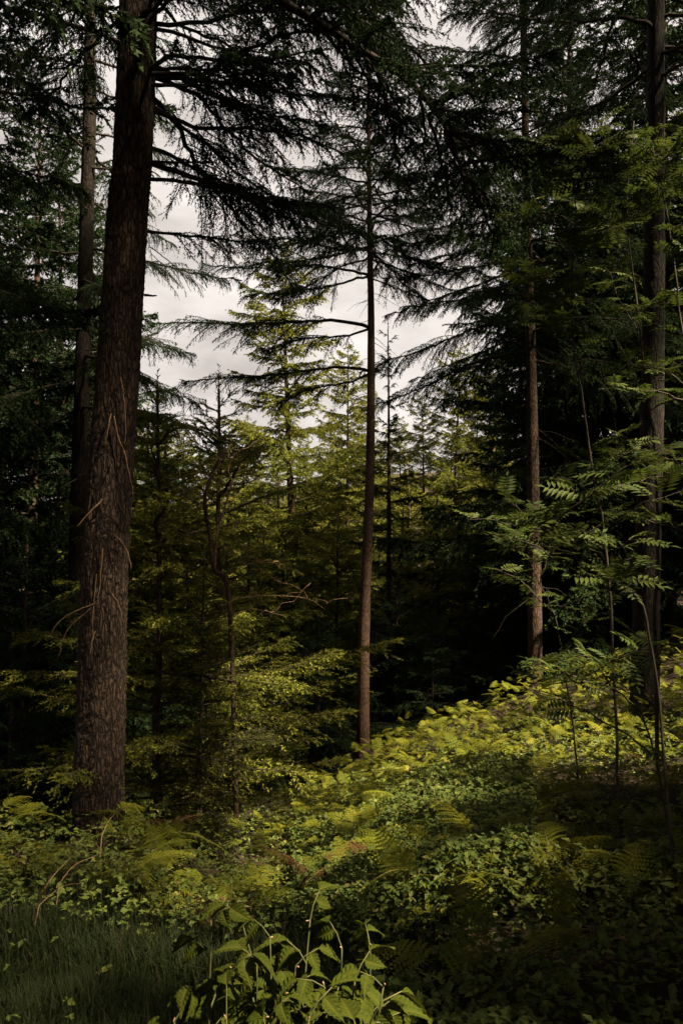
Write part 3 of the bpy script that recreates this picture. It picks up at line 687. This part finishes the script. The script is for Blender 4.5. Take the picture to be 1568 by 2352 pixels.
# ------------------------------------------------------------------ low leaves and grass
def leaf_soup(P, Nrm, Dir, L, W):
    """folded ovate leaves: 4 triangles each"""
    Nrm = unit(Nrm); Dir = unit(Dir - (Dir * Nrm).sum(-1, keepdims=True) * Nrm); S = np.cross(Nrm, Dir)
    L = L[:, None]; W = W[:, None]
    a = P; mid = P + Dir * L * 0.5 - Nrm * W * 0.10; tip = P + Dir * L - Nrm * L * 0.12
    l_ = P + Dir * L * 0.42 + S * W * 0.5 + Nrm * W * 0.10; r_ = P + Dir * L * 0.42 - S * W * 0.5 + Nrm * W * 0.10
    return np.stack([np.stack([a, mid, l_], 1), np.stack([mid, tip, l_], 1), np.stack([a, r_, mid], 1), np.stack([mid, r_, tip], 1)], 1).reshape(-1, 3, 3)

def undergrowth(n, xr, yr, hr, L, seed, mat_, name, label, cat, dens=None, yl=0.0):
    rng = np.random.default_rng(seed)
    y = rng.uniform(*yr, n * 3); x = rng.uniform(xr[0], xr[1], n * 3) * y
    keep = np.ones(n * 3, bool)
    if dens is not None: keep = rng.random(n * 3) < dens(x, y)
    x, y = x[keep][:n], y[keep][:n]; n = len(x)
    lump = 0.5 + 0.5 * np.sin(x * 3.1 + 1.3 * np.sin(y * 2.3)) * np.sin(y * 2.7 + np.sin(x * 1.9))
    lump = 0.5 * lump + 0.5 * (0.5 + 0.5 * np.sin(x * 7.3 + 2 * np.sin(y * 5.1)) * np.sin(y * 6.1 + 2.2 * np.sin(x * 4.3)))
    h = hr[0] + (hr[1] - hr[0]) * rng.random(n) ** 0.8 * (0.45 + 0.8 * lump)
    P0 = np.stack([x, y, zg(x, y) + h], -1)
    tris, tin = [], []
    az0 = rng.uniform(0, 6.28, n); tl = 0.35 + 0.3 * rng.random(n) + yl * (rng.random(n) < 0.12)
    for k, da in enumerate((0, 1.35, -1.35)):
        az = az0 + da; ln = L * rng.uniform(0.5, 1.35, n) * (1 if k == 0 else 0.8)
        D = np.stack([np.cos(az), np.sin(az), rng.normal(size=n) * 0.25 - 0.15], -1)
        Nr = np.stack([rng.normal(size=n) * 0.38, rng.normal(size=n) * 0.38, np.ones(n)], -1)
        tris.append(leaf_soup(P0, Nr, D, ln, ln * 0.68)); tin.append(np.repeat(np.clip(tl + rng.normal(size=n) * 0.05, 0, 1), 4))
    me = make_mesh(name, [soup(np.concatenate(tris), 0, np.concatenate(tin))], [mat_])
    o = link(bpy.data.objects.new(name, me)); return tag(o, label, cat, kind='stuff')
undergrowth(21000, (-0.68, 0.66), (2.6, 11.5), (0.04, 0.40), 0.044, 5, M_BRAMBLE, 'bramble_undergrowth', 'low bramble leaves carpeting the slope between ferns', 'brambles',
            dens=lambda x, y: np.where((x < 0.0 * y) & (y < 4.8), 0.02, 1.0) * np.where((y > 10) & (x < -0.6), 0.3, 1), yl=0.3)
undergrowth(11000, (-0.06, 0.24), (4.6, 9.0), (0.10, 0.42), 0.044, 6, M_BRAMBLE, 'bramble_thicket', 'pale bramble leaves massed in the lit patch of the bank', 'brambles', yl=0.35)

def grass(n, seed):
    rng = np.random.default_rng(seed)
    y = rng.uniform(1.9, 6.2, n); x = rng.uniform(-0.72, 0.12, n) * y + rng.normal(size=n) * 0.1
    k2 = rng.random(n) < np.clip(1.2 - (x + 0.5) * 1.0, 0.15, 1); x, y = x[k2], y[k2]; n = len(x)
    cl = 0.5 + 0.5 * np.sin(x * 5.3 + 2 * np.sin(y * 3.1)) * np.sin(y * 4.7 + 2 * np.sin(x * 2.9))
    k2 = rng.random(n) < 0.25 + 0.9 * cl; x, y, cl = x[k2], y[k2], cl[k2]; n = len(x)
    P = np.stack([x, y, zg(x, y)], -1)
    H = rng.uniform(0.10, 0.30, n) * (0.6 + 0.7 * cl) + 0.12 * (rng.random(n) < 0.04); az = rng.uniform(0, 6.28, n); ln = rng.uniform(0.15, 0.85, n)[:, None]
    d = np.stack([np.cos(az), np.sin(az), np.zeros(n)], -1); s = np.stack([-np.sin(az), np.cos(az), np.zeros(n)], -1) * rng.uniform(0.0018, 0.0036, n)[:, None]
    up = np.array([0, 0, 1.0]); H = H[:, None]
    m1 = P + up * H * 0.55 + d * H * 0.22 * ln; tp = P + up * H * (1 - 0.35 * ln) + d * H * 0.85 * ln
    T = np.stack([np.stack([P - s, P + s, m1 + s * .8], 1), np.stack([P - s, m1 + s * .8, m1 - s * .8], 1), np.stack([m1 - s * .8, m1 + s * .8, tp], 1)], 1).reshape(-1, 3, 3)
    tint = np.repeat(np.clip(0.1 + 0.35 * rng.random(n) + 0.25 * cl + 0.45 * (rng.random(n) < 0.06), 0, 1), 3)
    o = link(bpy.data.objects.new('grass', make_mesh('grass', [soup(T, 0, tint)], [M_GRASS])))
    tag(o, 'shaded long grass covering the near slope', 'grass', kind='stuff')
grass(86000, 9)

# rusty dead bracken lying among the green
def litter(spots, seed):
    rng = np.random.default_rng(seed); T, ti = [], []
    for (cx, cy, r, n) in spots:
        x = cx + rng.normal(size=n) * r; y = cy + rng.normal(size=n) * r
        P = np.stack([x, y, zg(x, y) + rng.uniform(0.03, 0.3, n)], -1); D = rng.normal(size=(n, 3)); D[:, 2] *= 0.5
        T.append(leaf_soup(P, rng.normal(size=(n, 3)) + [0, 0, .6], D, rng.uniform(0.03, 0.07, n), rng.uniform(0.006, 0.02, n))); ti.append(np.repeat(rng.random(n), 4))
    o = link(bpy.data.objects.new('bracken_litter', make_mesh('bracken_litter', [soup(np.concatenate(T), 0, np.concatenate(ti))], [M_LITTER])))
    tag(o, 'rusty dead bracken scraps lying between the grass and ferns', 'litter', kind='stuff')
sp = []
for px, py, d, r, n in ((520, 2030, 5.2, 0.16, 260), (430, 2010, 5.3, 0.15, 160), (1010, 1790, 9, 0.4, 260), (860, 1900, 7, 0.3, 200), (1150, 1720, 9.6, 0.5, 260), (950, 1850, 7.6, 0.5, 260), (720, 1930, 6.2, 0.4, 220), (1280, 1640, 11.5, 0.6, 260)):
    p = at(px, py, d); sp.append((p[0], p[1], r, n))
litter(sp, 4)

# ------------------------------------------------------------------ raspberry plants
def leaflet_mesh(seed, L=0.085):
    rng = np.random.default_rng(seed)
    nu, nv = 15, 7; V, T = [], []
    for i in range(nu):
        t = i / (nu - 1); hw = 0.29 * L * (math.sin(math.pi * min(1, t ** 0.62)) ** 1.0 + 0.001) * (1.1 - 0.45 * t)
        for j in range(nv):
            s = (j - 3) / 3
            edge = 1 + (0.10 if i % 2 else -0.06) * (abs(s) == 1)
            x = L * t + abs(s) * 0.06 * L * (0.5 - t) + (0.03 * L * (abs(s) == 1) if i % 2 else 0)
            z = 0.45 * abs(s) * hw - 0.30 * L * t ** 2 - 0.10 * L * s * s * t + 0.022 * L * math.cos(math.pi * (i - 1.5 * abs(s))) * (abs(s) > 0.3)
            V.append((x, s * hw * edge, z)); T.append(0.35 + (0.45 if j == 3 else 0) + 0.28 * ((i + abs(j - 3)) % 2) - 0.1 * (abs(s) == 1) + rng.normal() * 0.03)
    Fq = []
    for i in range(nu - 1):
        for j in range(nv - 1):
            a = i * nv + j; Fq += [(a, a + nv, a + nv + 1), (a, a + nv + 1, a + 1)]
    return make_mesh('leaflet', [(np.array(V), np.array(Fq), 0, np.array(T))], [M_RASP])
LEAFLET = [leaflet_mesh(i) for i in range(3)]
PETI = make_mesh('leaf', [tube([[0, 0, 0], [0.035, 0, 0.012], [0.075, 0, 0.012]], [0.0022, 0.0017, 0.0012], 5, m=0)], [M_RASPSTEM], (0,))
BUD = make_mesh('bud', [tube([[0, 0, 0], [0, 0, 0.012], [0, 0, 0.02], [0, 0, 0.027]], [0.0015, 0.004, 0.006, 0.002], 6, m=0)], [M_BUD], (0,))

def raspberry(label, canes, seed):
    rng = np.random.default_rng(seed)
    tops = [at(c[0], c[1] + 30, c[2]) for c in canes]; c0 = np.mean(tops, 0); base = np.array([c0[0], c0[1] + 0.05, float(zg(c0[0], c0[1]))])
    o = empty('raspberry_plant', base, label, 'raspberry')
    for tp, c in zip(tops, canes):
        tp = tp - base; ft = np.array([tp[0] * 0.35 + rng.normal() * 0.05, tp[1] * 0.4, -0.05])
        mid = ft * 0.45 + tp * 0.55 + np.array([rng.normal() * 0.03, rng.normal() * 0.03, 0.02])
        p = resample([ft, mid, tp], 24); t = np.linspace(0, 1, 24)
        child('stem', make_mesh('stem', [tube(p, 0.0052 * (1 - 0.62 * t), 6, m=0)], [M_RASPSTEM], (0,)), o)
        nl = c[3]; az = rng.uniform(0, 6.28)
        for i in range(nl):
            u = 1 - 0.72 * (i / max(nl, 1)) ** 0.9; q = p[min(23, int(u * 23))]; az += 2.4 + rng.normal() * 0.3
            s = (0.9 + 0.35 * min(1, i / 3)) * rng.uniform(0.9, 1.15)
            M4 = Matrix.Translation(Vector(q)) @ Matrix.Rotation(az, 4, 'Z') @ Matrix.Rotation(-rng.uniform(0.1, 0.75) * (1.2 if i < 2 else 0.8), 4, 'Y') @ Matrix.Scale(s, 4)
            lf = child('leaf', PETI, o, M4)
            for k, (a, x, ss) in enumerate(((0, 0.074, 1.0), (1.25, 0.05, 0.8), (-1.25, 0.05, 0.8))):
                L4 = Matrix.Translation((x, 0, 0.012)) @ Matrix.Rotation(a + rng.normal() * 0.12, 4, 'Z') @ Matrix.Rotation(rng.uniform(0.3, 1.05), 4, 'Y') @ Matrix.Rotation(rng.normal() * 0.3, 4, 'X') @ Matrix.Scale(ss * rng.uniform(0.9, 1.1), 4)
                child('leaflet', LEAFLET[int(rng.integers(3))], lf, L4)
        for k in range(1):
            child('bud', BUD, o, Matrix.Translation(Vector(p[-1] + rng.normal(size=3) * 0.002)) @ Matrix.Rotation(rng.normal() * 0.8, 4, 'X') @ Matrix.Rotation(rng.normal() * 0.8, 4, 'Y') @ Matrix.Scale(0.4, 4))
    return o
raspberry('bright raspberry plant with drooping leaflets rising from the shaded floor', [(485, 2085, 2.1, 8), (552, 2075, 2.15, 9), (620, 2125, 2.05, 10), (712, 2085, 2.15, 9), (590, 2190, 2.0, 10), (680, 2190, 2.0, 10), (530, 2200, 1.95, 9), (650, 2255, 1.9, 9)], 3)
raspberry('smaller raspberry plant beside the bright one, its leaf tips over the black shade', [(785, 2150, 2.0, 9), (850, 2150, 2.05, 9), (815, 2225, 1.9, 10), (745, 2240, 1.85, 9), (880, 2240, 1.9, 8)], 4)
raspberry('low raspberry growth at the bottom edge under the bright plant', [(455, 2265, 2.05, 8), (620, 2310, 1.75, 9), (710, 2310, 1.7, 9), (520, 2310, 1.85, 8), (850, 2320, 1.75, 8), (400, 2320, 2.0, 7)], 6)

# ------------------------------------------------------------------ rowan saplings
def rowan_leaf(seed, pairs=7, L=0.16):
    rng = np.random.default_rng(seed); t = np.linspace(0, 1, 7)
    ra = np.stack([L * t, 0 * t, 0.22 * L * (t - 1.3 * t ** 2)], -1)
    parts = [tube(ra, 0.0016 * (1.2 - t), 3, cap=False, m=1)]
    P, Nn, Dd, Ln = [], [], [], []
    for i in range(pairs):
        u = 0.22 + 0.70 * i / (pairs - 1); c = np.array([L * u, 0, 0.22 * L * (u - 1.3 * u * u)])
        for s in (-1, 1):
            P.append(c); Dd.append([0.38, s, -0.12 + rng.normal() * 0.1]); Nn.append([rng.normal() * 0.12, rng.normal() * 0.15, 1]); Ln.append(L * 0.30 * (0.75 + 0.5 * math.sin(math.pi * (u * 0.9))))
    P.append(ra[-1]); Dd.append([1, 0, -0.3]); Nn.append([0, 0, 1]); Ln.append(L * 0.3)
    Ln = np.array(Ln)
    parts.append(soup(leaf_soup(np.array(P), np.array(Nn, float), np.array(Dd, float), Ln, Ln * 0.33), 0, np.repeat(0.35 + 0.25 * rng.random(len(P)), 4)))
    return make_mesh('leaf', parts, [M_ROWAN, M_ROWANSTEM])
RLEAF = [rowan_leaf(i, 6 + i % 2) for i in range(4)]

def rowan(label, stem_px, d, r, branches, seed, n_leaf=70, wander=0.5):
    """stem_px: the stem's path in the photograph at depth d; branches: how many side branches"""
    rng = np.random.default_rng(seed)
    w_ = [at(x, y, d) for x, y in stem_px]; b = w_[0]; b = np.array([b[0], b[1], float(zg(b[0], b[1]))])
    o = empty('rowan_sapling', b, label, 'sapling')
    path = resample([b] + w_[1:], 40) - b; path = path + np.cumsum(rng.normal(size=path.shape) * 0.006, 0)
    t = np.linspace(0, 1, 40)
    child('trunk', make_mesh('trunk', [tube(path, r * (1 - 0.82 * t), 8, m=0)], [M_ROWANSTEM], (0,)), o)
    ends = [(path, t, 0.55)]
    for i in range(branches):
        u = rng.uniform(0.25, 0.97); q = path[int(u * 39)]; az = i * 2.4 + rng.normal() * 0.5
        L = rng.uniform(0.5, 1.3) * (1.15 - 0.6 * u); s = np.linspace(0, 1, 12)[:, None]
        dv = np.array([math.cos(az), math.sin(az) * 0.7, rng.uniform(0.25, 0.9)])
        bp = q + dv * L * s + np.array([0, 0, -0.25 * L]) * s ** 2 + np.cumsum(rng.normal(size=(12, 3)) * 0.012, 0)
        child('branch', make_mesh('branch', [tube(bp, (0.0025 + 0.006 * L) * (1 - 0.75 * s[:, 0]), 5, m=0)], [M_ROWANSTEM], (0,)), o)
        ends.append((bp, s[:, 0], 0.15))
    per = n_leaf // len(ends) + 1
    for bp, s, u0 in ends:
        for k in range(per):
            u = u0 + (1 - u0) * (k + rng.random() * 0.8) / per; q = bp[min(len(bp) - 1, int(u * (len(bp) - 1)))]
            az = k * 2.4 + rng.normal() * 0.5
            M4 = Matrix.Translation(Vector(q)) @ Matrix.Rotation(az, 4, 'Z') @ Matrix.Rotation(-rng.normal() * 0.3 - 0.15, 4, 'Y') @ Matrix.Rotation(rng.normal() * 0.3, 4, 'X') @ Matrix.Scale(rng.uniform(0.95, 1.45), 4)
            child('leaf', RLEAF[int(rng.integers(4))], o, M4)
    return o
rowan('thin rowan sapling with dark stem rising in front of the tall dark trunk', [(1512, 1760), (1510, 1500), (1512, 1250), (1500, 1000), (1470, 750), (1440, 500), (1450, 270)], 7.6, 0.022, 16, 1, 230)
rowan('leaning rowan sapling whose lit leaf sprays cross the crest spruce trunk', [(1560, 1700), (1500, 1440), (1400, 1370), (1320, 1260), (1290, 1180)], 4.4, 0.009, 9, 2, 80)
rowan('rowan sapling with yellowish leaves above the bank crest', [(1420, 1700), (1390, 1350), (1350, 1000), (1320, 700), (1330, 480), (1310, 340)], 6.2, 0.013, 16, 3, 230)
rowan('rowan sapling at the picture edge with layered dark leaves', [(1600, 1750), (1590, 1300), (1570, 900), (1530, 500), (1490, 300)], 7.2, 0.018, 15, 4, 210)
rowan('slender rowan sapling leaning over the bright ferns', [(1560, 1850), (1490, 1650), (1400, 1560), (1330, 1520)], 5.0, 0.008, 8, 5, 80)
rowan('small rowan sapling with sparse leaves before the crest spruce', [(1330, 1640), (1290, 1480), (1230, 1330), (1190, 1180)], 7.5, 0.009, 8, 6, 80)

# ------------------------------------------------------------------ dead leaning tree with bare twigs
def dead_tree():
    rng = np.random.default_rng(8); d = 8.9
    b = at(545, 1560, d); b[2] = float(zg(b[0], b[1]))
    o = empty('dead_tree', b, 'bare dead tree leaning among young spruces, tangled with pale twigs', 'tree')
    def st(pts, r0, r1, m, name, dd=d):
        p = resample([at(x, y, dd) for x, y in pts], 30) - b; t = np.linspace(0, 1, 30)
        child(name, make_mesh(name, [tube(p, 0.7 * (r0 + (r1 - r0) * t), 7, m=0, rough=0.05, rng=rng)], [m], (0,)), o); return p
    p0 = resample([b] + [at(x, y, d) for x, y in ((527, 1390), (492, 1310), (482, 1230), (470, 1150), (488, 1090), (517, 1030))], 40) - b
    child('trunk', make_mesh('trunk', [tube(p0, np.linspace(0.03, 0.018, 40), 9, m=0, rough=0.04, rng=rng)], [M_DEADBARK], (0,)), o)
    ps = [p0[12:], st([(494, 1300), (498, 1230), (512, 1180), (532, 1110), (524, 1080), (540, 1040)], 0.02, 0.007, M_DEAD, 'branch'),
          st([(500, 1045), (470, 1030), (430, 1005), (390, 985)], 0.012, 0.004, M_DEADBARK, 'branch'), st([(505, 1050), (545, 1045), (560, 1020)], 0.012, 0.005, M_DEADBARK, 'branch'),
          st([(478, 1160), (440, 1170), (428, 1150), (440, 1142)], 0.010, 0.005, M_DEAD, 'branch'), st([(520, 1380), (600, 1370), (700, 1375), (745, 1400)], 0.010, 0.003, M_DEAD, 'branch'),
          st([(530, 1420), (580, 1400), (650, 1415)], 0.008, 0.003, M_DEAD, 'branch'), st([(500, 1340), (560, 1300), (620, 1290), (650, 1310)], 0.008, 0.003, M_DEAD, 'branch')]
    for i in range(46):
        q = ps[int(rng.integers(len(ps)))]; c = q[int(rng.integers(len(q)))]
        L = rng.uniform(0.15, 0.7); a = rng.uniform(0, 6.28); dv = np.array([math.cos(a), 0.6 * math.sin(a), rng.uniform(-0.5, 1.2)]); dv /= np.linalg.norm(dv)
        s = np.linspace(0, 1, 7)[:, None]
        pt = c + dv * L * s + np.cumsum(rng.normal(size=(7, 3)) * 0.045 * L, 0) * (s > 0)
        child('dead_twig', make_mesh('dead_twig', [tube(pt, 0.0042 * (1 - 0.6 * s[:, 0]), 4, m=0)], [M_DEAD], (0,)), o)
dead_tree()

def dry_canes():
    rng = np.random.default_rng(18); d = 4.6
    b = at(110, 2080, d); b[2] = float(zg(b[0], b[1]))
    o = empty('dry_cane', b, 'arching dry reddish canes standing over the grass', 'cane')
    for pts in ([(70, 2110), (110, 2030), (160, 1975), (205, 1940)], [(95, 2080), (120, 2000), (150, 1950)], [(130, 2040), (170, 1990), (225, 1965)], [(80, 2090), (140, 2040), (190, 2030)], [(230, 1930), (255, 1880), (300, 1850)]):
        p = resample([at(x, y, d + rng.normal() * 0.1) for x, y in pts], 14) - b; p[0, 2] -= 0.1
        child('stem', make_mesh('stem', [tube(p, np.linspace(0.0026, 0.001, 14), 4, m=0)], [M_DEAD], (0,)), o)
dry_canes()
ORD = 'first second third fourth fifth sixth seventh eighth ninth tenth eleventh twelfth thirteenth fourteenth fifteenth sixteenth seventeenth'.split()
def count_off(group, text):
    v = sorted((o for o in bpy.data.objects if o.get('group') == group), key=lambda o: o.location.x / o.location.y)
    for i, o in enumerate(v): o['label'] = text % ORD[i]
count_off(gU, 'shaded young spruce in the dark hollow, %s counting across from the thick trunk')
count_off(gM, 'fresh green young spruce beyond the hollow, %s counting across from the thick trunk')
count_off('distant spruces closing the gap', 'distant yellow-green spruce closing the gap, %s counting across from the thick trunk')
count_off(gL, 'dark young spruce in the gloom by the slim trunk, %s from the picture edge')
for o in bpy.data.objects:
    if o.get('group') == gF:
        o['label'] = 'dark spruce of the dense wood beside and behind the slim trunk' if o.location.x < 0 else 'dark spruce of the dense wood behind the crest spruce and rowans'
        o['group'] = 'spruces of the wood behind the slim trunk' if o.location.x < 0 else 'spruces of the wood behind the crest spruce'
print('objects', len(bpy.data.objects), 'tris', sum(len(m.polygons) for m in bpy.data.meshes))
